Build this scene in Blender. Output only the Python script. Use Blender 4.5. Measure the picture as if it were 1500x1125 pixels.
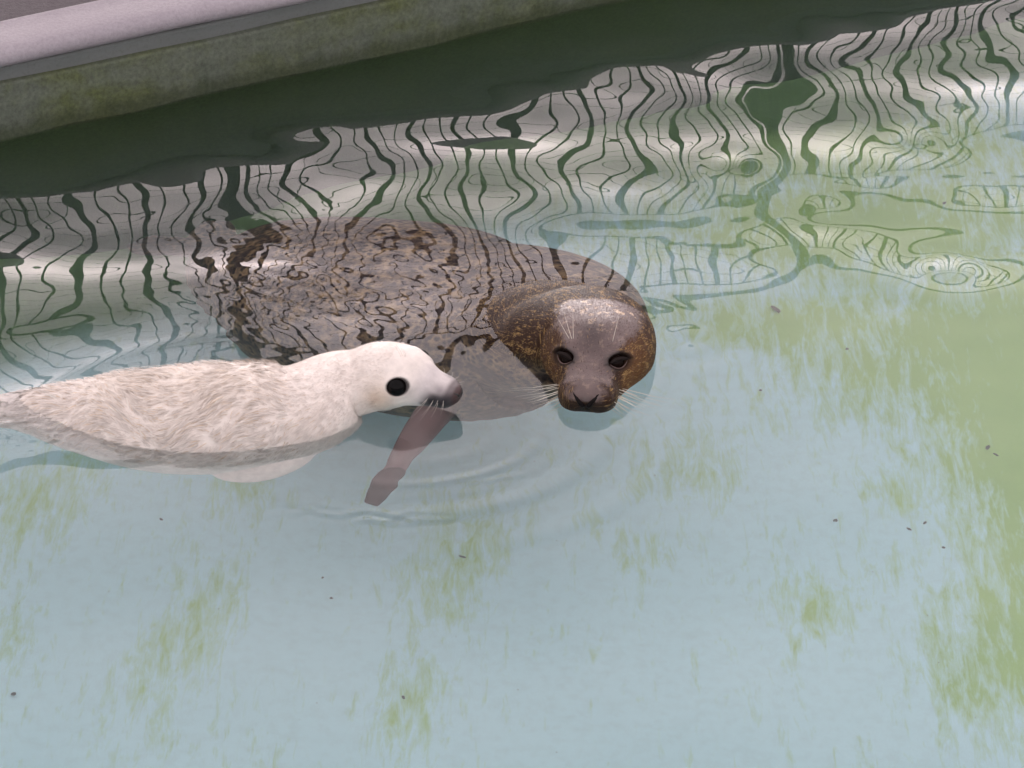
import bpy, math, random
import numpy as np
from mathutils import Vector, Matrix

rng = np.random.default_rng(7)
random.seed(7)
sc = bpy.context.scene
col = sc.collection
for o in list(bpy.data.objects):
    bpy.data.objects.remove(o, do_unlink=True)

# ------------------------------------------------------------------ camera
ELEV = math.radians(32.0)
DIST = 5.0
FRAME_W = 1.65
CAM = np.array([0.0, -DIST*math.cos(ELEV), DIST*math.sin(ELEV)])
FWD = -CAM/np.linalg.norm(CAM)
RGT = np.array([1.0, 0, 0])
UPV = np.cross(RGT, FWD)
cd = bpy.data.cameras.new('camera')
cd.sensor_width = 36.0
cd.lens = 36.0*DIST/FRAME_W
cd.clip_start = 0.05
cd.clip_end = 2000
cd.dof.use_dof = False
cam = bpy.data.objects.new('camera', cd)
col.objects.link(cam)
cam.location = CAM
cam.rotation_euler = (math.radians(90)-ELEV, 0, 0)
sc.camera = cam


def P(px, py, z=0.0):
    """photograph pixel (1500x1125) -> point at height z in the place"""
    k = FRAME_W/DIST/1500.0
    d = FWD + RGT*(px-750)*k + UPV*(562.5-py)*k
    t = (z-CAM[2])/d[2]
    return CAM + d*t


# ------------------------------------------------------------------ sky, sun
SUN_EL, SUN_AZ = math.radians(9.5), math.radians(-4)    # azimuth from +Y towards +X
world = bpy.data.worlds.new('World')
sc.world = world
world.use_nodes = True
nt = world.node_tree
nt.nodes.clear()
wo = nt.nodes.new('ShaderNodeOutputWorld')
bg = nt.nodes.new('ShaderNodeBackground')
sky = nt.nodes.new('ShaderNodeTexSky')
sky.sky_type = 'NISHITA'
sky.sun_disc = False
sky.sun_elevation = SUN_EL
sky.sun_rotation = SUN_AZ
sky.air_density = 1.6
sky.dust_density = 6.0
sky.ozone_density = 1.0
hsv = nt.nodes.new('ShaderNodeHueSaturation')
hsv.inputs['Saturation'].default_value = 0.12       # thin even overcast
tint = nt.nodes.new('ShaderNodeMix')
tint.data_type = 'RGBA'
tint.blend_type = 'MULTIPLY'
tint.inputs['Factor'].default_value = 1.0
tint.inputs['B'].default_value = (1.08, 0.94, 0.98, 1)
nt.links.new(sky.outputs['Color'], hsv.inputs['Color'])
nt.links.new(hsv.outputs['Color'], tint.inputs['A'])
# an even sheet of pale cloud over the whole sky, slightly uneven
tc = nt.nodes.new('ShaderNodeTexCoord')
cn = nt.nodes.new('ShaderNodeTexNoise')
cn.inputs['Scale'].default_value = 8.0
cn.inputs['Detail'].default_value = 3.0
cr = nt.nodes.new('ShaderNodeValToRGB')
cr.color_ramp.elements[0].position = 0.3
cr.color_ramp.elements[0].color = (0.64, 0.60, 0.62, 1)
cr.color_ramp.elements[1].position = 0.7
cr.color_ramp.elements[1].color = (1.36, 1.24, 1.29, 1)
sc_ = nt.nodes.new('ShaderNodeVectorMath')
sc_.operation = 'SCALE'
sc_.inputs['Scale'].default_value = 5.5
ad = nt.nodes.new('ShaderNodeVectorMath')
ad.operation = 'ADD'
nt.links.new(tc.outputs['Generated'], cn.inputs['Vector'])
nt.links.new(cn.outputs['Fac'], cr.inputs['Fac'])
nt.links.new(cr.outputs['Color'], sc_.inputs[0])
nt.links.new(sc_.outputs[0], ad.inputs[0])
nt.links.new(tint.outputs['Result'], ad.inputs[1])
nt.links.new(ad.outputs[0], bg.inputs['Color'])
bg.inputs['Strength'].default_value = 0.11
nt.links.new(bg.outputs['Background'], wo.inputs['Surface'])

sl = bpy.data.lights.new('sun', 'SUN')
sl.energy = 0.5
sl.angle = math.radians(10)
sl.color = (1.0, 0.96, 0.92)
sun = bpy.data.objects.new('sun', sl)
col.objects.link(sun)
sd = Vector((math.sin(SUN_AZ)*math.cos(SUN_EL), math.cos(SUN_AZ)*math.cos(SUN_EL), math.sin(SUN_EL)))
sun.rotation_euler = sd.to_track_quat('Z', 'Y').to_euler()
sun.location = sd*10

sc.view_settings.view_transform = 'Standard'
sc.view_settings.look = 'None'
sc.view_settings.exposure = 0.68
sc.view_settings.gamma = 1.0
sc.view_settings.use_curve_mapping = False
sc.render.engine = 'CYCLES'
cy = sc.cycles
cy.use_denoising = True
cy.max_bounces = 9
cy.diffuse_bounces = 2
cy.glossy_bounces = 4
cy.transmission_bounces = 6
cy.use_adaptive_sampling = True
cy.adaptive_threshold = 0.025
cy.volume_bounces = 1
cy.transparent_max_bounces = 8
cy.caustics_refractive = True
cy.caustics_reflective = False
cy.sample_clamp_indirect = 8.0


# ------------------------------------------------------------------ helpers
def tag(o, label=None, cat=None, group=None, kind=None):
    if label: o['label'] = label
    if cat: o['category'] = cat
    if group: o['group'] = group
    if kind: o['kind'] = kind
    return o


def empty(name, loc=(0, 0, 0)):
    o = bpy.data.objects.new(name, None)
    col.objects.link(o)
    o.location = loc
    o.empty_display_size = 0.05
    return o


def fast_mesh(name, verts, faces, smooth=True):
    """faces: int array (n,4) or (n,3)"""
    verts = np.asarray(verts, dtype=np.float32)
    faces = np.asarray(faces, dtype=np.int32)
    me = bpy.data.meshes.new(name)
    n, k = faces.shape
    me.vertices.add(len(verts))
    me.vertices.foreach_set('co', verts.ravel())
    me.loops.add(n*k)
    me.loops.foreach_set('vertex_index', faces.ravel())
    me.polygons.add(n)
    me.polygons.foreach_set('loop_start', np.arange(0, n*k, k, dtype=np.int32))
    me.update(calc_edges=True)
    me.validate()
    if smooth:
        me.polygons.foreach_set('use_smooth', np.ones(len(me.polygons), dtype=bool))
    return me


def link(name, me, mat, parent=None):
    o = bpy.data.objects.new(name, me)
    col.objects.link(o)
    if mat is not None and not me.materials:
        me.materials.append(mat)
    if parent is not None:
        o.parent = parent
        o.matrix_parent_inverse = Matrix.Translation(-Vector(parent.location))
    return o


def attr(me, name, data):
    data = np.asarray(data, dtype=np.float32)
    if data.ndim == 1:
        a = me.attributes.new(name, 'FLOAT', 'POINT')
        a.data.foreach_set('value', data)
    else:
        a = me.attributes.new(name, 'FLOAT_VECTOR', 'POINT')
        a.data.foreach_set('vector', data.ravel())


def smooth01(x):
    x = np.clip(x, 0, 1)
    return x*x*(3-2*x)


class Mat:
    def __init__(s, name, rough=0.5, spec=0.5):
        s.m = bpy.data.materials.new(name)
        s.m.use_nodes = True
        s.t = s.m.node_tree
        s.b = s.t.nodes['Principled BSDF']
        s.b.inputs['Roughness'].default_value = rough
        s.b.inputs['Specular IOR Level'].default_value = spec
        s.out = s.t.nodes['Material Output']

    def n(s, kind, **kw):
        nd = s.t.nodes.new(kind)
        for k, v in kw.items():
            if k in nd.inputs:
                nd.inputs[k].default_value = v
            else:
                setattr(nd, k, v)
        return nd

    def l(s, a, b):
        s.t.links.new(a, b)

    def obj(s):
        return s.n('ShaderNodeTexCoord').outputs['Object']

    def at(s, name):
        nd = s.n('ShaderNodeAttribute')
        nd.attribute_name = name
        return nd

    def mapping(s, vec, scale=(1, 1, 1), rot=(0, 0, 0), loc=(0, 0, 0)):
        mp = s.n('ShaderNodeMapping')
        mp.inputs['Scale'].default_value = scale
        mp.inputs['Rotation'].default_value = rot
        mp.inputs['Location'].default_value = loc
        s.l(vec, mp.inputs['Vector'])
        return mp.outputs['Vector']

    def noise(s, vec, scale, detail=4, rough=0.55, dist=0.0):
        nd = s.n('ShaderNodeTexNoise')
        nd.inputs['Scale'].default_value = scale
        nd.inputs['Detail'].default_value = detail
        nd.inputs['Roughness'].default_value = rough
        nd.inputs['Distortion'].default_value = dist
        s.l(vec, nd.inputs['Vector'])
        return nd.outputs['Fac']

    def voro(s, vec, scale, feature='F1', rnd=1.0):
        nd = s.n('ShaderNodeTexVoronoi')
        nd.feature = feature
        nd.inputs['Scale'].default_value = scale
        nd.inputs['Randomness'].default_value = rnd
        s.l(vec, nd.inputs['Vector'])
        return nd.outputs['Distance']

    def ramp(s, fac, stops):
        nd = s.n('ShaderNodeValToRGB')
        e = nd.color_ramp.elements
        while len(e) < len(stops):
            e.new(0.5)
        for q, (p, c) in zip(e, stops):
            q.position = p
            q.color = (c, c, c, 1) if isinstance(c, (int, float)) else (*c, 1)
        s.l(fac, nd.inputs['Fac'])
        return nd.outputs['Color']

    def mix(s, fac, a, b, blend='MIX'):
        nd = s.n('ShaderNodeMix')
        nd.data_type = 'RGBA'
        nd.blend_type = blend
        for v, key in ((fac, 'Factor'), (a, 'A'), (b, 'B')):
            if isinstance(v, (int, float)):
                nd.inputs[key].default_value = v if key == 'Factor' else (v, v, v, 1)
            elif isinstance(v, tuple):
                nd.inputs[key].default_value = (*v, 1)
            else:
                s.l(v, nd.inputs[key])
        return nd.outputs['Result']

    def math(s, op, a, b=0.5, c=None, clamp=False):
        nd = s.n('ShaderNodeMath')
        nd.operation = op
        nd.use_clamp = clamp
        for i, v in enumerate((a, b, c)):
            if v is None:
                continue
            if isinstance(v, (int, float)):
                nd.inputs[i].default_value = v
            else:
                s.l(v, nd.inputs[i])
        return nd.outputs[0]

    def bump(s, h, strength=0.3, dist=0.002):
        nd = s.n('ShaderNodeBump')
        nd.inputs['Strength'].default_value = strength
        nd.inputs['Distance'].default_value = dist
        s.l(h, nd.inputs['Height'])
        s.l(nd.outputs['Normal'], s.b.inputs['Normal'])

    def color(s, c):
        if isinstance(c, tuple):
            s.b.inputs['Base Color'].default_value = (*c, 1)
        else:
            s.l(c, s.b.inputs['Base Color'])


# ------------------------------------------------------------------ pool frame: u along the back wall, w from the wall towards the viewer
WA, WB = P(0, 203), P(700, 48)
UD = (WB-WA)/np.linalg.norm(WB-WA)
WD = np.array([UD[1], -UD[0], 0.0])           # towards the viewer
W0 = WA + UD*np.dot(-WA, UD)                  # foot of the origin on the wall line
DEPTH = 0.62
U0, U1, W1 = -3.2, 3.2, 3.0


def uw(u, w, z=0.0):
    return W0 + UD*u + WD*w + np.array([0, 0, z])


def to_uw(p):
    q = np.asarray(p) - W0
    return q @ UD, q @ WD


# ------------------------------------------------------------------ materials of the setting
def mat_floor():
    m = Mat('painted_pool_floor', 0.6, 0.3)
    o = m.obj()
    # brushed algae: streaks roughly along the view, broken by finer noise
    st = m.noise(m.mapping(o, (46, 9, 1), (0, 0, math.radians(-14))), 1.0, 7, 0.72, 0.5)
    fine = m.noise(m.mapping(o, (150, 30, 1), (0, 0, math.radians(-10))), 1.0, 4, 0.6)
    big = m.noise(o, 3.2, 5, 0.6, 0.3)
    a = m.at('algae').outputs['Fac']
    k = m.math('ADD', m.math('MULTIPLY', st, 1.15), m.math('MULTIPLY', fine, 0.35))
    k = m.math('ADD', k, m.math('MULTIPLY', big, 0.45))
    k = m.math('ADD', k, m.math('MULTIPLY', a, 0.62))
    k = m.math('SUBTRACT', k, 0.40)
    cov = m.ramp(k, [(0.66, 0.0), (0.84, 0.45), (1.05, 0.95)])
    blue = m.mix(m.noise(o, 2.0, 3), (0.47, 0.74, 0.79), (0.55, 0.81, 0.85))
    blue = m.mix(m.ramp(m.noise(o, 40, 4, 0.7), [(0.45, 0.0), (0.75, 0.25)]), blue, (0.34, 0.48, 0.45))
    gr = m.mix(m.noise(o, 9, 4), (0.25, 0.45, 0.10), (0.40, 0.60, 0.20))
    c = m.mix(cov, blue, gr)
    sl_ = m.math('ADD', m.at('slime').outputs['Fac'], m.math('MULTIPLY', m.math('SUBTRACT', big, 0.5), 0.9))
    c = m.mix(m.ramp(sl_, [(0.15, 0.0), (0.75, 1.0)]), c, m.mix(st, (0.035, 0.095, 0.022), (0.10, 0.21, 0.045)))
    spk = m.ramp(m.voro(o, 38), [(0.03, 1.0), (0.055, 0.0)])
    spk = m.math('MULTIPLY', spk, m.ramp(m.noise(o, 11, 2), [(0.55, 0.0), (0.62, 0.8)]))
    c = m.mix(spk, c, (0.10, 0.11, 0.06))
    m.color(c)
    m.bump(m.noise(o, 60, 4), 0.2, 0.004)
    return m.m


def mat_wall():
    m = Mat('algae_covered_concrete', 0.75, 0.3)
    o = m.obj()
    z = m.n('ShaderNodeSeparateXYZ')
    m.l(o, z.inputs[0])
    n1 = m.noise(o, 7, 6, 0.65, 0.3)
    n2 = m.noise(o, 120, 4, 0.7)
    n3 = m.noise(m.mapping(o, (18, 18, 3)), 1.0, 4, 0.6)
    base = m.mix(n3, (0.080, 0.098, 0.074), (0.145, 0.155, 0.128))
    green = m.mix(n2, (0.065, 0.088, 0.018), (0.12, 0.135, 0.03))
    c = m.mix(m.ramp(n1, [(0.42, 0.05), (0.66, 0.7)]), base, green)
    # below the waterline the algae is thick
    under = m.ramp(m.math('ADD', z.outputs['Z'], m.math('MULTIPLY', n1, 0.03)), [(0.0, 1.0), (0.012, 0.0)])
    c = m.mix(under, c, m.mix(n1, (0.018, 0.058, 0.014), (0.046, 0.105, 0.026)))
    wet = m.ramp(m.math('ADD', z.outputs['Z'], m.math('MULTIPLY', m.math('SUBTRACT', n3, 0.5), 0.05)), [(0.012, 1.0), (0.034, 0.0)])
    c = m.mix(m.math('MULTIPLY', wet, 0.65), c, (0.035, 0.045, 0.018))
    scum = m.ramp(m.math('ADD', z.outputs['Z'], m.math('MULTIPLY', n3, 0.06)), [(0.085, 0.0), (0.10, 0.5), (0.125, 0.0)])
    c = m.mix(scum, c, (0.15, 0.165, 0.13))
    grit = m.ramp(n2, [(0.35, 0.75), (0.65, 1.15)])
    c = m.mix(1.0, c, grit, 'MULTIPLY')
    m.color(c)
    m.bump(n2, 0.35, 0.004)
    return m.m


def mat_coping():
    m = Mat('weathered_coping_concrete', 0.7, 0.3)
    o = m.obj()
    n1 = m.noise(o, 9, 5, 0.6)
    n2 = m.noise(o, 160, 4, 0.7)
    c = m.mix(n1, (0.33, 0.29, 0.32), (0.44, 0.395, 0.425))
    c = m.mix(m.ramp(n2, [(0.4, 0.0), (0.75, 0.45)]), c, (0.19, 0.175, 0.18))
    m.color(c)
    m.bump(n2, 0.4, 0.003)
    return m.m


def mat_ledge():
    m = Mat('damp_grey_ledge_concrete', 0.65, 0.35)
    o = m.obj()
    n1 = m.noise(m.mapping(o, (6, 6, 25)), 1.0, 5, 0.6)
    n2 = m.noise(o, 140, 3, 0.7)
    c = m.mix(n1, (0.12, 0.135, 0.13), (0.20, 0.21, 0.205))
    c = m.mix(m.ramp(n2, [(0.5, 0.0), (0.8, 0.5)]), c, (0.09, 0.10, 0.07))
    m.color(c)
    m.bump(n2, 0.3, 0.003)
    return m.m


def mat_ground():
    m = Mat('damp_grey_ground', 0.85, 0.3)
    o = m.obj()
    n2 = m.noise(o, 70, 5, 0.7)
    c = m.mix(n2, (0.085, 0.072, 0.078), (0.15, 0.13, 0.14))
    m.color(c)
    m.bump(n2, 0.5, 0.01)
    return m.m


def mat_water():
    m = Mat('pool_water', 0.0, 0.5)
    m.t.nodes.remove(m.b)
    g = m.n('ShaderNodeBsdfGlass')
    g.inputs['IOR'].default_value = 1.333
    g.inputs['Roughness'].default_value = 0.0
    g.inputs['Color'].default_value = (1, 1, 1, 1)
    m.l(g.outputs[0], m.out.inputs['Surface'])
    v = m.n('ShaderNodeVolumePrincipled')
    v.inputs['Color'].default_value = (0.72, 0.94, 0.92, 1)
    v.inputs['Density'].default_value = 0.24
    v.inputs['Anisotropy'].default_value = 0.0
    v.inputs['Absorption Color'].default_value = (0.50, 0.80, 0.78, 1)
    m.l(v.outputs[0], m.out.inputs['Volume'])
    return m.m


def mat_iron():
    m = Mat('dark_green_painted_iron', 0.5, 0.4)
    o = m.obj()
    m.color(m.mix(m.noise(o, 30, 4), (0.018, 0.030, 0.020), (0.035, 0.045, 0.032)))
    return m.m


# ------------------------------------------------------------------ ground and pool shell
def build_ground():
    z = 0.13
    B = 300.0
    i0, i1, w0, w1 = U0-0.05, U1+0.05, -0.125, W1+0.05
    us = [-B, i0, i1, B]
    ws = [-B, w0, w1, B]
    v, f = [], []
    for w in ws:
        for u in us:
            v.append(uw(u, w, z))
    for j in range(3):
        for i in range(3):
            if i == 1 and j == 1:
                continue
            a = j*4+i
            f.append((a, a+1, a+5, a+4))
    k = len(v)
    c4 = [(i0, w0), (i1, w0), (i1, w1), (i0, w1)]
    for (u, w) in c4:
        v.append(uw(u, w, z))
    for (u, w) in c4:
        v.append(uw(u, w, -DEPTH-0.1))
    for i in range(4):
        j = (i+1) % 4
        f.append((k+i, k+j, k+4+j, k+4+i))
    me = fast_mesh('ground', v, f, smooth=False)
    tag(link('ground', me, mat_ground()), kind='structure')


def extrude_profile(name, prof, mat, parent, wob=0.0015):
    us = np.linspace(U0, U1, 220)
    prof = np.array(prof)
    n = len(prof)
    ph = rng.uniform(0, 6.28, 6)
    V = []
    for u in us:
        dz = wob*(math.sin(2.1*u+ph[0])+0.6*math.sin(7.3*u+ph[1])+0.4*math.sin(19*u+ph[2]))
        dw = wob*(math.sin(3.1*u+ph[3])+0.6*math.sin(9.7*u+ph[4])+0.4*math.sin(23*u+ph[5]))
        for (w, z) in prof:
            V.append(uw(u, w+dw, z+dz))
    F = []
    for i in range(len(us)-1):
        for j in range(n-1):
            a = i*n+j
            F.append((a, a+1, a+n+1, a+n))
    me = fast_mesh(name, V, F, smooth=True)
    return link(name, me, mat, parent)


def arc(cw, cz, r, a0, a1, n):
    return [(cw+r*math.cos(math.radians(a0+(a1-a0)*i/(n-1))), cz+r*math.sin(math.radians(a0+(a1-a0)*i/(n-1)))) for i in range(n)]


def build_wall():
    b = empty('pool_wall', uw(0, -0.06, -DEPTH))
    tag(b, 'low concrete pool wall with green algae and pale rounded coping', 'pool wall')
    # w > 0 is towards the water
    face = [(0.0, -DEPTH-0.05), (0.0, 0.0), (0.0, 0.06)] + [(0.0-0.006+0.006*math.cos(a), 0.102+0.006*math.sin(a)) for a in np.linspace(0, math.pi/2, 5)] + [(-0.03, 0.109)]
    extrude_profile('wall_face', face, mat_wall(), b)
    ledge = [(-0.014, 0.100), (-0.014, 0.130), (-0.013, 0.136), (-0.03, 0.1385)]
    extrude_profile('ledge', ledge, mat_ledge(), b)
    cop = [(-0.05, 0.1395), (-0.006, 0.1395)] + arc(-0.014, 0.158, 0.020, -65, 80, 12) + [(-0.03, 0.1795), (-0.06, 0.181), (-0.098, 0.181)] + arc(-0.102, 0.173, 0.009, 85, 180, 6) + [(-0.111, 0.10)]
    extrude_profile('coping', cop, mat_coping(), b)


def build_floor():
    us = np.concatenate([np.linspace(U0, -1.7, 20, endpoint=False), np.linspace(-1.7, 1.9, 240, endpoint=False), np.linspace(1.9, U1, 20)])
    ws = np.concatenate([np.linspace(-0.02, 2.6, 240, endpoint=False), np.linspace(2.6, W1+0.04, 12)])
    U, W = np.meshgrid(us, ws)
    X = W0[0]+UD[0]*U+WD[0]*W
    Y = W0[1]+UD[1]*U+WD[1]*W
    Z = np.full_like(X, -DEPTH) + 0.003*np.sin(X*5+1)*np.sin(Y*4)
    # cove where floor meets wall
    Z += 0.05*np.clip(1-W/0.12, 0, 1)**2
    al = np.zeros_like(X)
    ZA = -DEPTH*0.72

    def blob(px, py, rx, ry, a, rot=0.0):
        nonlocal al
        c = P(px, py, ZA)
        dx, dy = X-c[0], Y-c[1]
        cr, sr = math.cos(rot), math.sin(rot)
        ex, ey = (dx*cr+dy*sr)/rx, (-dx*sr+dy*cr)/ry
        al = np.maximum(al, a*np.exp(-(ex**2+ey**2)))
    # big algae field on the right, thinning to the middle
    blob(1580, 760, .27, .75, 1.1, .1)
    blob(1500, 1000, .13, .3, .75)
    blob(1400, 590, .34, .24, .85)
    blob(1180, 560, .30, .14, .74)
    blob(1250, 430, .50, .26, .80)
    blob(1420, 780, .16, .16, .5)
    blob(1100, 300, .7, .25, .85)
    blob(500, 300, .8, .3, .95)
    blob(60, 330, .5, .4, .8)
    blob(290, 1000, .085, .20, .60, -.25)
    blob(70, 820, .085, .22, .45, -.35)
    blob(20, 990, .05, .16, .33)
    blob(360, 790, .06, .13, .36)
    blob(680, 900, .07, .22, .44, -.15)
    blob(610, 1090, .06, .16, .42)
    blob(1010, 770, .10, .13, .42)
    blob(930, 900, .06, .12, .34)
    blob(1190, 960, .07, .10, .42)
    blob(1330, 800, .10, .10, .42)
    blob(1440, 1060, .10, .2, .6)
    h, w = X.shape
    idx = np.arange(h*w).reshape(h, w)
    F = np.stack([idx[:-1, :-1], idx[:-1, 1:], idx[1:, 1:], idx[1:, :-1]], -1).reshape(-1, 4)[:, ::-1]
    me = fast_mesh('pool_floor', np.stack([X, Y, Z], -1).reshape(-1, 3), F)
    attr(me, 'algae', al.ravel())
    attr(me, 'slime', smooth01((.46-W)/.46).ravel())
    tag(link('pool_floor', me, mat_floor()), kind='structure')


# ------------------------------------------------------------------ water with its ripples
def wave_height(X, Y):
    r = np.random.default_rng(21)

    def bump2(px, py, rx, ry, rot=0.0):
        c = P(px, py)
        dx, dy = X-c[0], Y-c[1]
        cr, sr = math.cos(rot), math.sin(rot)
        return np.exp(-(((dx*cr+dy*sr)/rx)**2+((-dx*sr+dy*cr)/ry)**2))
    U = (X-W0[0])*UD[0]+(Y-W0[1])*UD[1]
    W = (X-W0[0])*WD[0]+(Y-W0[1])*WD[1]
    # lively towards the wall, nearly still towards the viewer
    live = smooth01((1.22-W)/0.6)*(1+.35*smooth01((.75-W)/.5))
    live = np.maximum(live, .95*bump2(1270, 330, .42, .28))
    H = np.zeros_like(X)
    for i in range(46):
        lam = math.exp(r.uniform(math.log(0.13), math.log(0.5)))
        th = math.pi/2+r.normal(0, .72)
        slope = 0.0115*(lam/0.2)**0.25
        k = 2*math.pi/lam
        H += live*(slope/k)*0.62*np.sin(k*(math.cos(th)*X+math.sin(th)*Y)+r.uniform(0, 6.28))
    for i in range(30):                       # small wrinkles that fray the mirror image
        lam = math.exp(r.uniform(math.log(0.06), math.log(0.14)))
        th = r.uniform(0, math.pi*2)
        k = 2*math.pi/lam
        H += live*(0.0014/k)*np.sin(k*(math.cos(th)*X+math.sin(th)*Y)+r.uniform(0, 6.28))
    for i in range(14):                       # slow swell everywhere
        lam = r.uniform(0.35, 0.9)
        th = r.uniform(0, math.pi*2)
        k = 2*math.pi/lam
        H += (0.0042/k)*np.sin(k*(math.cos(th)*X+math.sin(th)*Y)+r.uniform(0, 6.28))
    # ring ripples
    for (px, py, lam, sl_, R, sg) in ((1335, 205, .12, .050, 0, .11), (1075, 243, .11, .050, 0, .09), (1392, 392, .12, .055, 0, .12),
                                      (1215, 310, .13, .035, 0, .11), (1010, 500, .07, .03, .03, .06), (730, 80, .12, .05, 0, .10),
                                      (365, 412, .035, .05, 0, .02)):
        c = P(px, py)
        d = np.hypot(X-c[0], Y-c[1])
        k = 2*math.pi/lam
        H += .95*(sl_/k)*np.cos(k*(d-R))*np.exp(-((d-R)/sg)**2)
    # rings pushed out by the adult's head
    c = P(866, 540)
    d = np.hypot((X-c[0])/.9, (Y-c[1]))
    for R, sl_ in ((.135, .022), (.19, .016), (.26, .010)):
        k = 2*math.pi/.05
        H += (sl_/k)*np.cos(k*(d-R))*np.exp(-((d-R)/.02)**2)
    # fine chop over the adult's back
    for i in range(26):
        lam = math.exp(r.uniform(math.log(0.024), math.log(0.075)))
        th = r.normal(1.2, 0.8)
        k = 2*math.pi/lam
        H += chop_mask(bump2)*(0.0090/k)*np.sin(k*(math.cos(th)*X+math.sin(th)*Y)+r.uniform(0, 6.28))
    # bow waves round the pup: arcs centred on its chest
    c = P(600, 610)
    d = np.hypot((X-c[0])*1.0, (Y-c[1])*1.15)
    ang = np.arctan2(Y-c[1], X-c[0])
    for (R, sl_, sg, lam, a0, aw) in ((.16, .020, .030, .09, -.9, 1.1), (.225, .050, .022, .052, -1.0, 1.0), (.32, .042, .04, .09, -.9, 1.0), (.43, .022, .04, .10, -.7, .8)):
        k = 2*math.pi/lam
        H += (sl_/k)*np.cos(k*(d-R))*np.exp(-((d-R)/sg)**2)*np.exp(-((ang-a0)/aw)**2)
    # long bow line trailing left of the pup
    a, b = P(20, 592), P(330, 488)
    t = ((X-a[0])*(b[0]-a[0])+(Y-a[1])*(b[1]-a[1]))/((b[0]-a[0])**2+(b[1]-a[1])**2)
    nd = ((X-a[0])*(b[1]-a[1])-(Y-a[1])*(b[0]-a[0]))/math.hypot(b[0]-a[0], b[1]-a[1]) - 0.07*(t*(1-t))*4*-0.6
    H += 0.0009*np.exp(-(nd/.018)**2)*smooth01((t+.1)/.2)*smooth01((1.15-t)/.2)
    # crisp little capillary ripples by the pup's chest and tail
    for (px, py, rx, ry, rot, lam, sl_, thm) in ((500, 640, .055, .040, .2, .024, .045, 1.4), (545, 757, .12, .016, -.10, .016, .085, 1.5),
                                                 (40, 618, .06, .05, 0, .018, .07, 1.45), (740, 700, .07, .012, .35, .016, .06, 1.8)):
        m_ = bump2(px, py, rx, ry, rot)
        for i in range(7):
            k = 2*math.pi/(lam*r.uniform(.8, 1.9))
            th = thm+r.normal(0, .5)
            H += m_*(sl_*.55/k)*np.sin(k*(math.cos(th)*X+math.sin(th)*Y)+r.uniform(0, 6.28))
    return H


def chop_mask(b2):
    return b2(470, 430, .22, .12, 0.1)*0.9 + b2(400, 350, .15, .12)*0.35


def build_water():
    us = np.concatenate([np.linspace(U0-.02, -1.45, 40, endpoint=False), np.linspace(-1.45, 1.75, 780, endpoint=False), np.linspace(1.75, U1+.02, 40)])
    ws = np.concatenate([np.linspace(-0.012, 2.35, 640, endpoint=False), np.linspace(2.35, W1+.02, 24)])
    U, W = np.meshgrid(us, ws)
    X = W0[0]+UD[0]*U+WD[0]*W
    Y = W0[1]+UD[1]*U+WD[1]*W
    Z = wave_height(X, Y)
    h, w = X.shape
    idx = np.arange(h*w).reshape(h, w)
    F = np.stack([idx[:-1, :-1], idx[1:, :-1], idx[1:, 1:], idx[:-1, 1:]], -1).reshape(-1, 4)
    V = np.stack([X, Y, Z], -1).reshape(-1, 3)
    loop = np.concatenate([idx[0, :-1], idx[:-1, -1], idx[-1, :0:-1], idx[:0:-1, 0]])
    n0 = len(V)
    low = V[loop].copy()
    low[:, 2] = -DEPTH-0.03
    m = len(loop)
    nxt = (np.arange(m)+1) % m
    S = np.stack([loop, loop[nxt], n0+nxt, n0+np.arange(m)], -1)
    V = np.concatenate([V, low, [uw((U0+U1)/2, W1/2, -DEPTH-0.03)]])
    cidx = len(V)-1
    B = np.stack([n0+np.arange(m), n0+nxt, np.full(m, cidx)], -1)
    verts = V.astype(np.float32)
    me = bpy.data.meshes.new('water')
    quads = np.concatenate([F, S]).astype(np.int32)
    nq, ntri = len(quads), len(B)
    me.vertices.add(len(verts))
    me.vertices.foreach_set('co', verts.ravel())
    me.loops.add(nq*4+ntri*3)
    me.loops.foreach_set('vertex_index', np.concatenate([quads.ravel(), B.astype(np.int32).ravel()]))
    me.polygons.add(nq+ntri)
    me.polygons.foreach_set('loop_start', np.concatenate([np.arange(0, nq*4, 4), nq*4+np.arange(0, ntri*3, 3)]).astype(np.int32))
    me.update(calc_edges=True)
    sm = np.zeros(nq+ntri, dtype=bool)
    sm[:len(F)] = True
    me.polygons.foreach_set('use_smooth', sm)
    # make sure normals point out
    o = link('water', me, mat_water())
    tag(o, kind='structure')
    if me.polygons[len(F)//2].normal.z < 0:
        me.flip_normals()
    return o


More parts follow.
